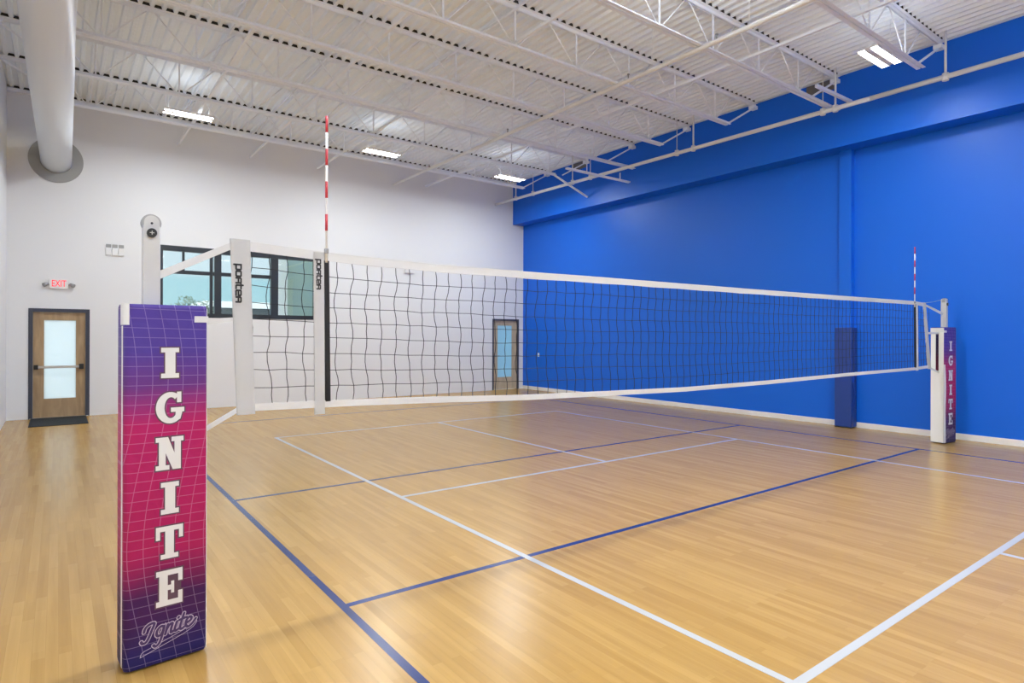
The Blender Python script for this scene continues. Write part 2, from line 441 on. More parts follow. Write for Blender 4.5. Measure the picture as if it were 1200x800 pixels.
for k in range(1500):
    th, ph = random.random()*2*PI, math.acos(2*random.random()-1); r = random.random()**.45
    lump = 1 + .28*math.sin(3*th+1)*math.sin(2*ph)
    c = Vector((-2.83 + .62*r*lump*math.sin(ph)*math.cos(th), 16 + .5*r*math.sin(ph)*math.sin(th), 2.12 + .62*r*lump*math.cos(ph)))
    d = Vector((random.gauss(0,1), random.gauss(0,1), random.gauss(0,1))).normalized(); s = d.orthogonal().normalized()
    L, Wd = .05+.03*random.random(), .02
    vs = [mb.bm.verts.new(c + v) for v in (-d*L, s*Wd, d*L, -s*Wd)]; mb.bm.faces.new(vs)
mb.build('foliage', M['leaf'], tr)

# ------------------------------------------------------------------ small things on the walls
mt = MB().box(-6.36, -5.46, 10.40, YF-.035, 0, .012, .004).build('door_mat', M['mat'])
tag(mt, 'black rubber mat on the floor before the brown door', 'mat')

def text_mesh(body, size):
    cu = bpy.data.curves.new('t', 'FONT'); cu.body = body; cu.size = size; cu.align_x = 'CENTER'; cu.align_y = 'CENTER'; cu.extrude = .002
    o = bpy.data.objects.new('t', cu); COL.objects.link(o)
    bpy.context.view_layer.update()
    me = bpy.data.meshes.new_from_object(o.evaluated_get(bpy.context.evaluated_depsgraph_get()))
    bpy.data.objects.remove(o); bpy.data.curves.remove(cu)
    return me
ex, ez = wall_at(-5.915, 2.725)
es = thing('exit_sign', 'white exit sign with red letters and two lamp heads above the brown door', 'exit sign', (ex, YF, ez))
MB().box(ex-.155, ex+.155, YF-.05, YF, ez-.10, ez+.10, .008).build('housing', M['white_plastic'], es)
me = text_mesh('EXIT', .19)
for v in me.vertices: v.co = Vector((v.co.x*.62, -.0525 - v.co.z, v.co.y))
me.materials.append(M['exit_red'])
o = bpy.data.objects.new('lettering', me); COL.objects.link(o); o.parent = es; o['label'] = 'red EXIT letters'
for s in (-1, 1):
    mb = MB(); mb.tube((ex+s*.15, YF-.03, ez-.02), (ex+s*.20, YF-.045, ez-.01), .014, 8); mb.tube((ex+s*.185, YF-.04, ez-.005), (ex+s*.245, YF-.085, ez-.04), .03, 14, .042)
    mb.build('lamp_head', M['grey_metal'], es)

px0, pz0 = wall_at(-5.125, 3.385); px1, pz1 = wall_at(-4.78, 3.62)
wf = thing('wall_fixture', 'small white fixture of three square plates high on the white wall, left of the window', 'wall fixture', ((px0+px1)/2, YF, (pz0+pz1)/2), )
w = (px1-px0)/3
for i in range(3):
    a = px0 + i*w
    p = MB().box(a+.006, a+w-.006, YF-.035, YF, pz0, pz0+.155, .006).build('plate', M['white_plastic'], wf)
    MB().box(a+.012, a+w-.010, YF-.022, YF, pz0+.165, pz1, .004).build('top_bracket', M['collar'], p, label='grey bracket above the plate')
px0, pz0 = wall_at(1.86, 3.45); px1, pz1 = wall_at(2.25, 3.61)
wf = thing('emergency_light', 'white wall box with grey lamp heads on the white wall behind the net', 'emergency light', ((px0+px1)/2, YF, (pz0+pz1)/2))
MB().box(px0+.05, px1-.05, YF-.06, YF, pz0, pz0+.13, .008).build('housing', M['white_plastic'], wf)
for x in (px0+.06, px1-.06):
    mb = MB(); mb.tube((x, YF-.03, pz0+.13), (x, YF-.03, pz0+.15), .012, 8); mb.tube((x, YF-.01, pz0+.165), (x, YF-.07, pz0+.155), .028, 12, .036); mb.build('lamp_head', M['collar'], wf)
sw = MB().box(XR-.012, XR, 10.92, 10.99, 1.04, 1.155, .003).build('wall_plate', M['white_plastic'])
tag(sw, 'tiny white wall plate low on the blue wall near the corner', 'wall plate')

# padded column
mb = MB()
mb.box(5.80, 5.918, 1.555, 1.865, .015, 1.865, .02)
mb.box(5.922, 6.018, 1.555, 1.615, .015, 1.865, .012); mb.box(5.922, 6.018, 1.845, 1.865, .015, 1.865, .008)
cp = thing('column_pad', 'dark blue padded cover around the foot of the blue wall column', 'wall pad', (5.86, 1.71, .0))
mb.build('pad_cover', M['pad_blue'], cp)
MB().box(5.803, 5.915, 1.558, 1.862, 0, .016, .003).build('pad_base', M['blackstrip'], cp)

# ------------------------------------------------------------------ duct
ccx, ccz = -5.965, 5.22
du = thing('air_duct', 'big round white air duct running along the left wall into the white wall', 'duct', (ccx, YF, ccz))
mb = MB()
mb.tube((ccx-.23, YN+.01, ccz), (ccx, YF-.013, ccz), .258, 64)
mb.build('duct_tube', M['duct'], du)
mb = MB(); N = 48
ring = []
for y in (YF-.03, YF):
    for r in (.262, .452):
        ring.append([mb.bm.verts.new((ccx + r*math.cos(2*PI*i/N), y, ccz + r*math.sin(2*PI*i/N))) for i in range(N)])
for i in range(N):
    j = (i+1) % N
    for a, b in ((0,1),(1,3),(3,2),(2,0)): mb.bm.faces.new((ring[a][i], ring[a][j], ring[b][j], ring[b][i]))
mb.build('wall_collar', M['collar'], du, label='grey round collar on the wall')

for y in (.4, -2.6, -6.2):
    mb = MB(); cx = ccx - .23*(YF-y)/(YF-YN)
    for i in range(24):
        a0, a1 = 2*PI*i/24, 2*PI*(i+1)/24
        mb.obox((cx+.262*math.cos(a0), y, ccz+.262*math.sin(a0)), (cx+.262*math.cos(a1), y, ccz+.262*math.sin(a1)), .006, .03, (0,1,0))
    mb.obox((cx, y, ccz+.262), (cx, y, ZC+.002), .006, .03, (0,1,0))
    mb.build('hanger_strap', M['duct'], du)
# ------------------------------------------------------------------ roof joists
JY = [.1 + 1.65*k for k in range(7)]
ordn = ['first', 'second', 'third', 'fourth', 'fifth', 'sixth', 'seventh']
extra = ['above the light beside the blue wall', 'its long lower chord reaching the blue header', '', '', 'with a strut hung below its right end', 'braced down to the header', 'the one nearest the white wall']
def angle_pair(mb, x0, x1, y, z0, z1, flip):
    for s in (-1, 1):
        g, w, t = .011, .052, .007
        ya, yb = sorted((y + s*g, y + s*(g+w))); yc, yd = sorted((y + s*g, y + s*(g+t)))
        if flip: mb.box(x0, x1, ya, yb, z1-t, z1); mb.box(x0, x1, yc, yd, z0, z1-t)
        else: mb.box(x0, x1, ya, yb, z0, z0+t); mb.box(x0, x1, yc, yd, z0+t, z1)
for k, y in enumerate(JY):
    lab = f'{ordn[k]} white open-web roof joist from the camera' + (', ' + extra[k] if extra[k] else '')
    j = thing('roof_joist', lab, 'joist', (0, y, ZC-.62), 'white roof joists')
    zt0, zt1, zb0, zb1 = ZC-.056, ZC, 5.875, 5.931
    mb = MB(); angle_pair(mb, XL, HX, y, zt0, zt1, True); mb.build('top_chord', M['steel'], j)
    bx0, bx1 = -5.75, {0: 4.83, 1: HX, 2: 4.68, 3: 4.68, 4: HX, 5: 4.45, 6: 4.7}[k]
    mb = MB(); angle_pair(mb, bx0, bx1, y, zb0, zb1, False); mb.build('bottom_chord', M['steel'], j)
    # web: bottom nodes every 1.21 m with a vertical, diagonals up to the top nodes between them
    nodes = [-5.45 + 1.21*i for i in range(9)]
    for i, xb in enumerate(nodes):
        MB().obox((xb, y, zb0+.01), (xb, y, zt1-.02), .02, .026, (1,0,0)).build('web_vertical', M['steel'], j)
        for s in (-1, 1):
            MB().tube((xb + s*.035, y, zb0+.03), (xb + s*.575, y, zt1-.03), .0105, 8).build('web_diagonal', M['steel'], j)
    for xe, xt in ((4.7, HX-.03), (-5.72, XL+.03)):
        MB().obox((xe, y, zb1-.01), (xt, y, zt0-.02), .03, .03).build('end_diagonal', M['steel'], j)
    MB().box(HX-.14, HX, y-.06, y+.06, ZC-.125, ZC-.058).build('joist_seat', M['steel'], j)
    # dark strips painting in the shade of unpainted flute voids over the chord
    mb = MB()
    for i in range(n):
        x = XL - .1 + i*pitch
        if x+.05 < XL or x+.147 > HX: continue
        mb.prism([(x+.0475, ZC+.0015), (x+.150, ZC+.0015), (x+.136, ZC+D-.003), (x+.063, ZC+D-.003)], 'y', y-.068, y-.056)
    mb.build('flute_shade_strip', M['void_shade'], j, label='dark strips for the shaded unpainted flute voids along the top chord')
# ledger on the white wall, dark strips painting in the shaded deck gaps
ld = thing('wall_ledger', 'white steel ledger with dark deck gaps along the top of the white wall', 'ledger', (0, YF, ZC-.1))
MB().box(XL, HX, YF-.10, YF, ZC-.07, ZC-.001).build('ledger_angle', M['steel'], ld)
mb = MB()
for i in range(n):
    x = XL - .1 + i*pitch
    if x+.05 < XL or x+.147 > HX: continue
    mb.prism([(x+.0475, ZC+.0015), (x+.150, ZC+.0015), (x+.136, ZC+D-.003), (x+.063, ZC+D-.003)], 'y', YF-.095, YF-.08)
mb.build('flute_shade_strip', M['void_shade'], ld, label='dark strips for the shaded flute voids')
# struts at the header
s1 = MB().box(3.36, 5.45, 6.66, 6.74, 5.50, 5.535)
s1.obox((4.0,6.7,5.535), (4.0,6.7,5.876), .014, .014, (1,0,0)); s1.obox((5.12,6.7,5.535), (5.12,6.7,5.70), .02, .02, (1,0,0))
tag(s1.build('steel_strut', M['steel']), 'white strut hung below the fifth joist, crossing the pipe by the blue wall', 'strut')
tag(MB().obox((4.40, 8.35, 5.88), (5.60, 8.35, 5.47), .05, .035).build('steel_brace', M['steel']), 'white brace slanting down to the blue header near the far corner light', 'brace')
tag(MB().obox((4.36, 1.50, 5.95), (5.62, 1.50, 5.97), .05, .05).build('steel_strut', M['steel']), 'short white strut under the dark header pocket above the blue wall column', 'strut')

# bridging bars across the joists
bl = ['leftmost pair of thin white bridging bars across the joists', 'second pair of thin white bridging bars from the left',
      'third pair of thin white bridging bars from the left, behind the net antenna', 'pair of thin white bridging bars nearest the blue wall']
for x, lab in zip((-3.77, -2.25, -.62, 2.5), bl):
    g = thing('joist_bridging', lab, 'bridging', (x, 0, 5.85), 'bridging bars across the joists')
    mb = MB(); mb.box(x-.02, x+.02, -2, YF, 5.931, 5.937); mb.box(x-.02, x-.014, -2, YF, 5.937, 5.970); mb.build('bottom_bar', M['steel'], g)
    mb = MB(); mb.box(x-.02, x+.02, -2, YF, 6.436, 6.442); mb.box(x-.02, x-.014, -2, YF, 6.404, 6.436); mb.build('top_bar', M['steel'], g)
# sprinkler branch pipe
sp = thing('sprinkler_pipe', 'long white sprinkler pipe crossing below the joists in mid ceiling', 'pipe', (1.47, 0, 5.83))
MB().tube((1.47, YN, 5.838), (1.47, YF, 5.838), .034, 16).build('pipe_run', M['pipe'], sp)
for y in (.95, 2.6, 5.9, 9.2):
    MB().tube((1.47, y, 5.87), (1.47, y, ZC), .006, 6).build('hanger_rod', M['steel'], sp)
    mb = MB(); mb.tube((1.47, y+.5, 5.87), (1.47, y+.5, 5.93), .012, 8); mb.tube((1.47, y+.5, 5.93), (1.47, y+.5, 5.945), .022, 10); mb.build('sprinkler_head', M['grey_metal'], sp)
# main along the header
sp = thing('sprinkler_main', 'white pipe along the blue header hung on short rods', 'pipe', (5.05, 0, 5.76))
mb = MB(); mb.tube((5.22, YN, 5.78), (5.22, 1.0, 5.78), .04, 16); mb.tube((5.22, 1.0, 5.78), (4.95, YF, 5.76), .04, 16); mb.build('pipe_run', M['pipe'], sp)
def main_x(y): return 5.22 if y < 1 else 5.22 - .27*(y-1)/(YF-1)
for y, r in ((10.75, .018), (9.96, .01), (8.33, .016), (7.67, .01), (4.99, .008), (4.56, .018), (1.80, .008), (1.58, .018), (-.10, .018)):
    x = main_x(y)
    mb = MB(); mb.tube((x, y, 5.78), (x, y, ZC), r, 8); mb.tube((x, y, 5.72), (x, y, 5.835), .047, 12); mb.build('hanger_rod', M['pipe'], sp)

# ------------------------------------------------------------------ lights
P_FAR, P_RIGHT, P_MID, P_BACK_FILL = 36.0, 18.0, 48.0, 10.0  # last power drives the added fill rows behind the camera
UP_FILL = 17.0  # added upward fill in the out-of-view fixtures
def highbay(x, y, lab, P, spread):
    up = .9 if y > 9 or x > 3.8 and y > 0 else UP_FILL
    z = 5.842
    t = thing('ceiling_light', lab, 'ceiling light', (x, y, z), 'twin-strip ceiling lights')
    mb = MB(); mb.box(x-.42, x+.42, y-.145, y+.145, z+.010, z+.030, .006)
    for a, b in ((y-.145, y-.135), (y-.040, y-.030), (y+.030, y+.040), (y+.135, y+.145)): mb.box(x-.42, x+.42, a, b, z-.010, z+.012)
    mb.build('housing', M['white_plastic'], t)
    for s in (-1, 1): MB().box(x-.40, x+.40, y+s*.0875-.044, y+s*.0875+.044, z-.004, z+.009).build('diffuser', M['led'], t)
    for s in (-.34, .34): MB().tube((x+s, y, z+.03), (x+s, y, ZC+.001), .004, 6).build('hanger_cable', M['steel'], t)
    L = bpy.data.lights.new('lamp', 'AREA'); L.shape = 'RECTANGLE'; L.size = .80; L.size_y = .26; L.energy = P; L.spread = math.radians(spread)
    L.color = (.92, .985, 1.05)
    lo = bpy.data.objects.new('lamp', L); COL.objects.link(lo); lo.parent = t; lo.location = (0, 0, -.02)
    U = bpy.data.lights.new('added_uplight', 'AREA'); U.shape = 'RECTANGLE'; U.size = .78; U.size_y = .24; U.energy = up; U.color = (.94, .985, 1.03)  # added upward lamp in every fixture, brightens the deck
    uo = bpy.data.objects.new('added_uplight', U); COL.objects.link(uo); uo.parent = t; uo.location = (0, 0, .045); uo.rotation_euler = (PI, 0, 0)
LL = [(-3.955, 9.19, 'left ceiling light near the white wall, just right of the duct', P_FAR, 179), (-.02, 9.19, 'middle ceiling light near the white wall, right of the antenna', P_FAR, 179),
      (3.62, 9.19, 'ceiling light in the far corner beside the blue header', P_FAR, 179), (3.835, .285, 'bright twin-strip ceiling light at upper right beside the blue wall', P_RIGHT, 179)]
for x, y, nm in ((-3.955, .285, 'left'), (-.02, .285, 'middle')): LL.append((x, y, f'{nm} twin-strip ceiling light over the net, above the photo', P_MID, 179))
for y, rw in ((-3.6, 'first'), (-6.6, 'second'), (-9.6, 'third')):  # unseen rows added as fill to even out the brightness
    for x, nm in ((-5.0, 'leftmost'), (-1.8, 'second'), (1.4, 'third'), (4.4, 'rightmost')):
        pw = P_BACK_FILL*{'leftmost': 1.9, 'second': 1.3, 'third': .35, 'rightmost': .12}[nm]
        LL.append((x, y, f'{nm} added twin-strip fill light in the {rw} row behind the camera, outside the photo', pw, 172))
for a in LL: highbay(*a)

# ------------------------------------------------------------------ net
def interp(x, pts):
    if x <= pts[0][0]: return pts[0][1]
    for (a, va), (b, vb) in zip(pts, pts[1:]):
        if x <= b: return va + (vb-va)*(x-a)/(b-a)
    return pts[-1][1]
TOP = [(-5.13, 2.232), (-4.6, 2.203), (-3.9, 2.187), (-3.1, 2.189), (-2.3, 2.195), (-1.15, 2.199), (.33, 2.205), (2.35, 2.217), (4.27, 2.231), (4.72, 2.215)]
BOT = [(-5.08, 1.262), (-4.5, 1.252), (-3.9, 1.235), (-3.1, 1.203), (-2.3, 1.187), (-1.15, 1.166), (.33, 1.170), (2.35, 1.190), (4.28, 1.197), (4.9, 1.215)]
net = thing('volleyball_net', 'black volleyball net with white tapes stretched between the two padded posts', 'net', (0, 0, 0))
def strip(mb, xs, top, bot, th):
    for a, b in zip(xs, xs[1:]):
        pts = [(a, bot(a)), (b, bot(b)), (b, top(b)), (a, top(a))]
        mb.prism(pts, 'y', -th, th)
    bmesh.ops.remove_doubles(mb.bm, verts=mb.bm.verts, dist=1e-5)
    return mb
def lin(a, b, n): return [a + (b-a)*i/n for i in range(n+1)]
strip(MB(), lin(-5.10, 4.74, 48), lambda x: interp(x, TOP), lambda x: interp(x, TOP)-.054 + .002*math.sin(9*x), .004).build('top_tape', M['strap'], net)
strip(MB(), lin(-5.06, 4.92, 48), lambda x: interp(x, BOT)+.042, lambda x: interp(x, BOT), .004).build('bottom_tape', M['strap'], net)
def net_pt(x, f):
    zt, zb = interp(x, TOP)-.05, interp(x, BOT)+.04
    return zt + (zb-zt)*f
rows = 9; xs = lin(-5.06, 4.86, 99)
off = {}
for i in range(len(xs)):
    sw = 0
    for r in range(rows+1):
        s = .008*((-1)**(r//2)) * (1 if xs[i] < 1 else .6) + random.gauss(0, .0035)
        off[i, r] = (xs[i] + s + .004*math.sin(r*1.1) + .012*(r/rows)*(1 if xs[i] < 0 else 1), net_pt(xs[i], r/rows) + random.gauss(0, .002) + (.004*math.sin(xs[i]*2.1+r) if 0 < r < rows else 0))
mb = MB()
for i in range(len(xs)):
    pts = []
    for r in range(rows+1):
        x, z = off[i, r]; pts.append((x, 0, z))
        if r < rows:
            x2, z2 = off[i, r+1]; pts.append(((x+x2)/2 + .004*((-1)**(i+r)), 0, (z+z2)/2))
    mb.polytube(pts, .0026)
for r in range(1, rows):
    mb.polytube([(off[i, r][0], 0, off[i, r][1]) for i in range(len(xs))], .0026)
mb.build('netting', M['cord'], net)

# stroke lettering (one mesh)
def strokes(mb, paths, w, place, th):
    """paths of 2D points -> ribbons of width w mapped through place(u, v, depth)"""
    for q, path in enumerate(paths):
        P = [Vector(p) for p in path]
        P = [P[0]] + [b for a, b in zip(P, P[1:]) if (b-a).length > 1e-5]
        closed = len(P) > 3 and (P[0]-P[-1]).length < 1e-5
        if closed: P = P[:-1]
        m = len(P); th_ = th + .06*q
        L_, R_ = [], []
        for i in range(m):
            a = P[i-1] if (closed or i > 0) else None; b = P[(i+1) % m] if (closed or i < m-1) else None
            d1 = (P[i]-a).normalized() if a is not None else None; d2 = (b-P[i]).normalized() if b is not None else None
            d1 = d1 if d1 is not None else d2; d2 = d2 if d2 is not None else d1
            n1, n2 = Vector((-d1.y, d1.x)), Vector((-d2.y, d2.x)); nn = n1 + n2
            nn = nn.normalized() if nn.length > 1e-3 else n1
            k = (w/2)/max(.55, nn.dot(n1))
            L_.append(P[i]+nn*k); R_.append(P[i]-nn*k)
        vl = [mb.bm.verts.new(place(p.x, p.y, th_)) for p in L_]; vr = [mb.bm.verts.new(place(p.x, p.y, th_)) for p in R_]
        for i in range(m if closed else m-1):
            j = (i+1) % m; mb.bm.faces.new((vl[i], vl[j], vr[j], vr[i]))
        if not closed:
            for e, va, vb, a, b in ((0, vl[0], vr[0], L_[0], R_[0]), (-1, vr[-1], vl[-1], R_[-1], L_[-1])):
                c = (a+b)/2; v = a - c
                arc = []
                for k in range(1, 6):
                    t = PI*k/6; arc.append(c + Vector((v.x*math.cos(t)-v.y*math.sin(t), v.x*math.sin(t)+v.y*math.cos(t))))
                mb.bm.faces.new([va] + [mb.bm.verts.new(place(p.x, p.y, th_)) for p in arc] + [vb])
    return mb
PORTER = []
def glyph(x, paths): PORTER.extend([[(x+a, b) for a, b in p] for p in paths])
glyph(0, [[(0,-.45),(0,1),(.85,1),(.95,.9),(.95,.1),(.85,0),(0,0)]])
glyph(1.3, [[(0,.1),(0,.9),(.1,1),(.85,1),(.95,.9),(.95,.1),(.85,0),(.1,0),(0,.1)]])
glyph(2.6, [[(0,0),(0,.85),(.15,1),(.85,1),(.95,.9),(.95,0)], [(0,.48),(.95,.48)]])
glyph(3.85, [[(.15,1.4),(.15,.1),(.25,0),(.8,0)], [(-.1,1),(.8,1)]])
glyph(5.0, [[(.95,0),(.1,0),(0,.1),(0,.9),(.1,1),(.85,1),(.95,.9),(.95,.48),(0,.48)]])
glyph(6.3, [[(0,0),(0,.85),(.15,1),(.85,1),(.95,.9),(.95,0)], [(0,.48),(.95,.48)]])
def sleeve(x_top, x_bot, w_top, w_bot, z_top, z_bot):
    def edge(z, s):
        f = (z_top - z)/(z_top - z_bot); return x_top + (x_bot-x_top)*f + s*(w_top + (w_bot-w_top)*f)/2
    mb = MB(); zz = lin(z_top, z_bot, 12)
    ring = []
    for z in zz:
        sec = []
        for a in range(16):
            t = 2*PI*a/16
            xc, hw = (edge(z, 1)+edge(z, -1))/2, (edge(z, 1)-edge(z, -1))/2
            sec.append(mb.bm.verts.new((xc + hw*math.copysign(abs(math.cos(t))**.5, math.cos(t)), .011*math.copysign(abs(math.sin(t))**.7, math.sin(t)), z)))
        ring.append(sec)
    for p, q in zip(ring, ring[1:]):
        for i in range(16): mb.bm.faces.new((p[i], p[(i+1) % 16], q[(i+1) % 16], q[i]))
    mb.bm.faces.new(ring[0]); mb.bm.faces.new(ring[-1][::-1])
    return mb.build('end_sleeve', M['sleeve'], net)
sl = sleeve(-5.112, -5.078, .108, .100, 2.236, 1.245)
strokes(MB(), PORTER, .36, lambda u, v, d: (-5.135 + v*.026, -.0112 - d*.001, 2.092 - u*.0290), 1).build('lettering', M['black'], sl, label='black lettering reading porter downwards')
sleeve(4.69, 4.90, .10, .11, 2.222, 1.20)
# side tapes at the antennas
def side_tape(pt, pb, hw, mat, y):
    mb = MB(); zs = lin(pt[1], pb[1], 8)
    for a, b in zip(zs, zs[1:]):
        xa = pt[0] + (pb[0]-pt[0])*(pt[1]-a)/(pt[1]-pb[1]); xb = pt[0] + (pb[0]-pt[0])*(pt[1]-b)/(pt[1]-pb[1])
        mb.prism([(xa-hw, a), (xa+hw, a), (xb+hw, b), (xb-hw, b)], 'y', -y, y)
    bmesh.ops.remove_doubles(mb.bm, verts=mb.bm.verts, dist=1e-5)
    return mb.build('side_tape', mat, net)
s1 = side_tape((-4.664, 2.20), (-4.655, 1.215), .031, M['sleeve'], .0075)
strokes(MB(), PORTER, .36, lambda u, v, d: (-4.677 + v*.022, -.0077 - d*.001, 2.155 - u*.0245), 1).build('lettering', M['black'], s1, label='small black lettering reading porter downwards')
side_tape((-4.616, 2.152), (-4.604, 1.29), .015, M['blackstrip'], .0078)['label'] = 'black antenna pocket'
side_tape((4.335, 2.185), (4.365, 1.235), .022, M['blackstrip'], .0078)['label'] = 'black antenna pocket'
side_tape((4.395, 2.19), (4.425, 1.19), .032, M['strap'], .0075)
def strap(p, q, h0, h1, name='strap', sag=0):
    mb = MB(); N = 8
    for i in range(N):
        f0, f1 = i/N, (i+1)/N
        def P(f): 
            c = Vector(p)*(1-f) + Vector(q)*f; c.z -= sag*4*f*(1-f); return c, h0 + (h1-h0)*f
        (a, ha), (b, hb) = P(f0), P(f1)
        mb.prism([(a.x, a.z-ha/2), (b.x, b.z-hb/2), (b.x, b.z+hb/2), (a.x, a.z+ha/2)], 'y', -.0025, .0025)
    bmesh.ops.remove_doubles(mb.bm, verts=mb.bm.verts, dist=1e-5)
    return mb.build(name, M['strap'], net)
strap((-5.505, 0, 2.012), (-5.135, 0, 2.208), .044, .04)
strap((-5.303, 0, 1.765), (-5.14, 0, 1.785), .035, .02)
strap((-5.303, 0, 1.17), (-5.12, 0, 1.275), .03, .03)
strap((4.70, 0, 2.19), (5.455, 0, 2.065), .03, .045)
strap((4.75, 0, 1.755), (5.302, 0, 1.755), .03, .03)
strap((4.88, 0, 1.225), (5.302, 0, 1.13), .03, .03)
strap((5.385, 0, 1.97), (5.425, 0, 1.97), .21, .21)
mb = MB(); mb.polytube([(4.70, 0, 2.215), (5.05, 0, 2.245), (5.475, 0, 2.30)], .004, 6); mb.build('top_cable', M['metal'], net)

# antennas
def antenna(x, lab):
    z0, z1 = 2.14, 3.034
    t = thing('net_antenna', lab, 'antenna', (x, -.012, z0), 'net antennas')
    y = -.0165
    MB().tube((x, y, z0), (x, y, z1), .0075, 12).build('rod', M['antenna_white'], t)
    for k in range(4):
        b = z1 - .2*k
        MB().tube((x, y, b-.1), (x, y, b+.0005), .0082, 12).build('red_band', M['red'], t)
    mb = MB(); mb.box(x-.012, x+.012, y-.011, y+.006, 2.195, 2.225, .003); mb.build('clip', M['grey_metal'], t)
antenna(-4.622, 'red and white antenna standing on the near end of the net')
antenna(4.285, 'red and white antenna at the far end of the net, before the blue wall')

# ------------------------------------------------------------------ posts and pads
def post(x, lab):
    t = thing('net_post', lab, 'net post', (x, 0, 0), 'net posts')
    w = .0385
    MB().box(x-w, x+w, -w, w, 0, 2.262, .006).build('pole', M['post'], t)
    for y0, y1 in ((-w, -w+.012), (w-.012, w)):
        loop = [(x-w+.004, 2.256)] + [(x-w+.004 + 0, 2.262)] + [(x + (w-.004)*math.cos(PI - PI*i/14), 2.278 + (w-.004)*math.sin(PI*i/14)) for i in range(15)] + [(x+w-.004, 2.256)]
        MB().prism(loop, 'y', y0, y1).build('head_cheek', M['post'], t)
    pu = MB().tube((x, -.022, 2.276), (x, .022, 2.276), .046, 28).build('pulley_wheel', M['grey_metal'], t)
    MB().tube((x, -w-.004, 2.272), (x, -w+.001, 2.272), .006, 10).build('axle_bolt', M['black'], pu)
    kb = MB().tube((x, -w-.014, 2.222), (x, -w+.001, 2.222), .023, 24).build('knob', M['black'], t, label='round black knob')
    mb = MB(); mb.box(x-.010, x+.010, -w-.0155, -w-.0135, 2.220, 2.224); mb.box(x-.002, x+.002, -w-.0155, -w-.0135, 2.212, 2.232); mb.build('knob_screw', M['metal'], kb)
post(-5.548, 'white near net post rising behind the big purple pad, left')
post(5.515, 'white far net post standing near the blue wall')

def rect(a, b, c, d): return [(a,b),(c,b),(c,d),(a,d)]
def arc_g():
    o = [(.42 + .42*math.cos(t), .5 + .5*math.sin(t)) for t in [math.radians(52 + (318-52)*i/26) for i in range(27)]]
    i_ = [(.44 + .19*math.cos(t), .5 + .335*math.sin(t)) for t in [math.radians(52 + (318-52)*i/26) for i in range(27)]]
    return o + i_[::-1]
GLY = {
 'I': (.53, [rect(0,.85,.53,1), rect(.12,.1,.42,.9), rect(0,0,.53,.15)]),
 'N': (.80, [rect(.09,.05,.29,.95), rect(0,0,.40,.14), rect(0,.86,.36,1), [(.09,1),(.36,1),(.74,.0),(.50,.0)], rect(.55,0,.74,.95), rect(.46,.86,.82,1)]),
 'G': (.80, [arc_g(), rect(.62,.66,.75,1.0), rect(.44,.36,.84,.50), [(.58,.42),(.80,.42),(.72,.12),(.58,.10)]]),
 'T': (.80, [rect(0,.85,.8,1), rect(0,.60,.12,1), rect(.68,.60,.8,1), rect(.27,.05,.53,.95), rect(.14,0,.66,.14)]),
 'E': (.78, [rect(.09,.05,.34,.95), rect(0,0,.78,.15), rect(0,.85,.78,1), rect(.65,.64,.78,1), rect(.65,0,.78,.36), rect(.3,.43,.52,.57), rect(.44,.33,.53,.67)]),
}
def offset_loop(loop, d):
    n_ = len(loop)
    area = sum(loop[i][0]*loop[(i+1) % n_][1] - loop[(i+1) % n_][0]*loop[i][1] for i in range(n_))
    sg = 1 if area > 0 else -1
    out = []
    for i in range(n_):
        p0, p1, p2 = Vector(loop[i-1]), Vector(loop[i]), Vector(loop[(i+1) % n_])
        a, b = (p1-p0).normalized(), (p2-p1).normalized()
        na, nb = Vector((a.y, -a.x))*sg, Vector((b.y, -b.x))*sg
        m = na + nb
        if m.length < 1e-4: m = na
        m.normalize(); q = p1 + m*d/max(.5, m.dot(na)); out.append((q.x, q.y))
    return out
SCRIPT = [
 [(-.05,.62),(-.02,.80),(.12,.95),(.34,1.0),(.44,.92),(.34,.60),(.22,.22),(.10,.02),(-.06,.0),(-.14,.12)],
 [(.98,.60),(.80,.66),(.64,.50),(.62,.26),(.74,.14),(.90,.28),(.98,.60),(.90,.05),(.80,-.28),(.64,-.40),(.52,-.30)],
 [(1.16,.64),(1.08,.12)], [(1.10,.30),(1.24,.58),(1.40,.62),(1.36,.30),(1.38,.12),(1.50,.16)],
 [(1.64,.64),(1.56,.24),(1.62,.12),(1.76,.18)], [(1.70,.84),(1.71,.86)],
 [(1.98,1.0),(1.84,.28),(1.92,.12),(2.06,.18)], [(1.76,.68),(2.14,.72)],
 [(2.16,.36),(2.38,.46),(2.42,.60),(2.30,.68),(2.16,.54),(2.14,.28),(2.28,.12),(2.50,.24),(2.66,.46)],
]
SWOOSH = [[(2.66,.46),(2.74,.30),(2.62,.06),(2.20,-.16),(1.40,-.38),(.60,-.58),(-.10,-.76)], [(.40,-.40),(-.02,-.52),(-.10,-.76)]]
def bez(path, n=6):
    """Catmull-Rom smoothing of a stroke"""
    if len(path) < 3: return path
    out = []
    P = [path[0]] + path + [path[-1]]
    for i in range(1, len(P)-2):
        p0, p1, p2, p3 = [Vector(q) for q in P[i-1:i+3]]
        for k in range(n):
            t = k/n
            out.append(tuple(.5*((2*p1) + (p2-p0)*t + (2*p0-5*p1+4*p2-p3)*t*t + (3*p1-p0-3*p2+p3)*t**3)))
    out.append(path[-1])
    return out

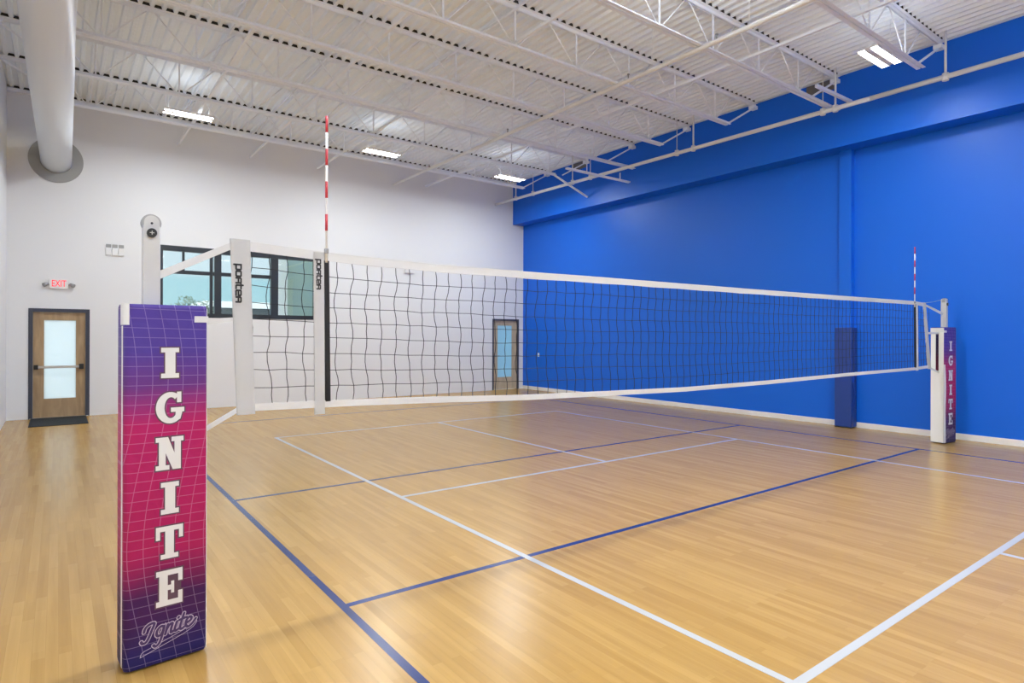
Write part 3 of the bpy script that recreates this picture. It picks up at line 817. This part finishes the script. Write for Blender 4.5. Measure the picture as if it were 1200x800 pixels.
def pad(x0, x1, net_side, xl, rot, lab):
    """C-shaped pad round the post; opens towards the net"""
    yb, yf = .098, -.098
    t = thing('post_pad', lab, 'post pad', ((x0+x1)/2, 0, 0), 'padded post covers')
    t.rotation_euler.z = rot
    r = .032
    def corner(cx, cy, a0): return [(cx + r*math.cos(math.radians(a0 + 90*i/6)), cy + r*math.sin(math.radians(a0 + 90*i/6))) for i in range(7)]
    nb = .046                                               # half width of the slot for the pole
    if net_side > 0:
        xi = x0 + .055
        loop = corner(x0+r, yf+r, 180) + [(x1-.006, yf), (x1, yf+.006), (x1, -nb), (xi, -nb), (xi, nb), (x1, nb), (x1, yb-.006), (x1-.006, yb)] + corner(x0+r, yb-r, 90)
    else:
        xi = x1 - .055
        loop = [(x0+.006, yf)] + corner(x1-r, yf+r, 270) + corner(x1-r, yb-r, 0) + [(x0+.006, yb), (x0, yb-.006), (x0, nb), (xi, nb), (xi, -nb), (x0, -nb), (x0, yf+.006)]
    mb = MB()
    zs = [.012, .02, .035, .06, .10, .3, .6, .9, 1.2, 1.5, 1.75, 1.81, 1.835, 1.846, 1.85]
    rings = []
    xc = (x0+x1)/2
    for z in zs:
        e = .006*max(0, 1-(z-.012)/.03)**2 + .005*max(0, 1-(1.85-z)/.02)**2
        ring = []
        for u, v in loop:
            du = (u-xc)/abs(x1-x0)*2; dv = v/.098
            inner = abs(v) <= nb + 1e-6 and not (abs(u-x0) < 1e-6 or abs(u-x1) < 1e-6)
            ring.append(mb.bm.verts.new((u if inner else u - e*du, v if inner else v - e*dv, z)))
        rings.append(ring)
    for a, b in zip(rings, rings[1:]):
        for i in range(len(loop)):
            f = mb.bm.faces.new((a[i], a[(i+1) % len(loop)], b[(i+1) % len(loop)], b[i])); 
    for ring in (rings[0], rings[-1]):
        for tri in tessellate_polygon([[Vector((u, v, 0)) for u, v in loop]]): mb.bm.faces.new([ring[i] for i in tri])
    mb.build('printed_cover', M['print'], t)
    # white lining on the net side
    xs_ = (x1, x1+.003) if net_side > 0 else (x0-.003, x0)
    mb = MB(); mb.box(*xs_, yf+.004, -nb+.025, .02, 1.835); mb.box(*xs_, .022, yb-.004, .02, 1.835); mb.box(*xs_, -nb+.025, .022, .02, 1.16)
    mb.build('white_lining', M['vinyl_white'], t)
    if net_side < 0:
        mb = MB(); mb.prism([(x0-.003, .02), (x0+.055, .02), (x0+.045, .5), (x0+.062, .9), (x0+.035, 1.26), (x0-.003, 1.26)], 'y', yf-.003, yf); mb.build('closing_flap', M['vinyl_white'], t)
        mb = MB(); mb.box(x0-.006, x0-.003, yf, yb, 1.77, 1.84); mb.box(x0-.006, x0+.07, yf-.004, yf-.0005, 1.765, 1.80); mb.build('closing_strap', M['strap'], t)
    else:
        mb = MB(); mb.box(x1-.062, x1+.006, yf-.004, yf-.0005, 1.762, 1.795); mb.box(x1+.003, x1+.006, yf-.004, yb, 1.762, 1.795); mb.build('closing_strap', M['strap'], t)
        mb = MB()
        pts = [(x0+r+r*1.01*math.cos(math.radians(a)), yf+r+r*1.01*math.sin(math.radians(a))) for a in range(172, 262, 10)]
        pts = [(x0-.002, yf+.075)] + pts
        mb.prism(pts + [(x+(.0025 if i else .0), y-.0025) if False else (x-.0025, y-.0025) for i, (x, y) in reversed(list(enumerate(pts)))], 'z', 1.745, 1.852)
        mb.build('corner_tab', M['vinyl_white'], t, label='white tab at the top corner')
    if net_side > 0:
        MB().box(x0-.0016, x0+.0004, yf+.036, yf+.062, .03, 1.74).build('edge_seam', M['vinyl_white'], t, label='pale seam down the outer edge')
    # printed letters
    yl = yf - .0006
    spec = [('I', 1.629, 1.473, 0), ('G', 1.400, 1.238, -.002), ('N', 1.168, 1.000, -.002), ('I', .935, .772, .001), ('T', .709, .542, 0), ('E', .482, .300, 0)]
    for ch, zt, zb, dx in spec:
        wd, loops = GLY[ch]; H = zt - zb
        k = .156
        ox = xl - wd*k/2 + dx
        L = MB()
        for q, lp in enumerate(loops): L.prism([(ox + u*k, zb + v*H) for u, v in lp], 'y', yl-.0012-.00003*q, yl)
        lo = L.build('letter', M['letter'], t, label='white letter ' + ch)
        L = MB()
        for q, lp in enumerate(loops): L.prism([(ox + u*k, zb + v*H) for u, v in offset_loop(lp, .042)], 'y', yl-.0006-.00003*q, yl)
        if ch == 'E': L.prism([(ox + u*k, zb + v*H) for u, v in rect(.30, .10, .74, .90)], 'y', yl-.0004, yl)
        L.build('letter_outline', M['letter_edge'], lo, label='dark outline of the letter')
    # script logo
    sc = .0885; sx, sz = xl - 1.30*sc, .145
    def plc(dy): return lambda u, v, d: (sx + (u + .10*v)*sc, yl - dy - d*.0003, sz + (v + .06*(u-1.3))*sc)
    P1 = [bez(p) for p in SCRIPT]; P2 = [bez(p) for p in SWOOSH]
    mb = strokes(MB(), P1, .235, plc(.0003), 1); strokes(mb, P2, .035, plc(.0003), 1)
    sw2 = [[(u, v+.13 - .02*u) for u, v in bez([(2.45,.10),(2.2,-.02),(1.4,-.26),(.8,-.42)])]]
    strokes(mb, sw2, .035, plc(.0003), 1)
    lg = mb.build('script_logo', M['script_edge'], t, label='lilac outlined script reading Ignite with a swoosh')
    strokes(MB(), P1, .145, plc(.0009), 1).build('script_fill', M['script_fill'], lg)
pad(-5.682, -5.303, 1, -5.479, math.radians(5), 'tall purple and magenta pad with white letters on the near post, left foreground')
pad(5.303, 5.685, -1, 5.50, math.radians(-8), 'purple and magenta padded cover on the far post beside the blue wall')

# ------------------------------------------------------------------ world and view
w = bpy.data.worlds.new('sky'); scn.world = w; w.use_nodes = True
nt = w.node_tree; bg = nt.nodes['Background']
tc = nt.nodes.new('ShaderNodeTexCoord'); sp_ = nt.nodes.new('ShaderNodeSeparateXYZ'); nt.links.new(tc.outputs['Generated'], sp_.inputs[0])
cr = ramp(nt, sp_.outputs['Z'], [(0.0, (.45, .73, .80)), (.080, (.43, .72, .82)), (.092, (.70, .85, .95)), (.5, (.80, .88, .95))])
nt.links.new(cr, bg.inputs['Color'])
mr = nt.nodes.new('ShaderNodeMapRange'); mr.inputs['From Min'].default_value = .16; mr.inputs['From Max'].default_value = .6
mr.inputs['To Min'].default_value = .42; mr.inputs['To Max'].default_value = 1.35
nt.links.new(sp_.outputs['Z'], mr.inputs['Value']); nt.links.new(mr.outputs[0], bg.inputs['Strength'])
scn.cycles.max_bounces = 12; scn.cycles.diffuse_bounces = 7; scn.cycles.glossy_bounces = 4
vs = scn.view_settings
scn.display_settings.display_device = 'sRGB'
vs.view_transform = 'Standard'; vs.look = 'None'; vs.gamma = 1.0; vs.use_curve_mapping = False
vs.exposure = 1.36
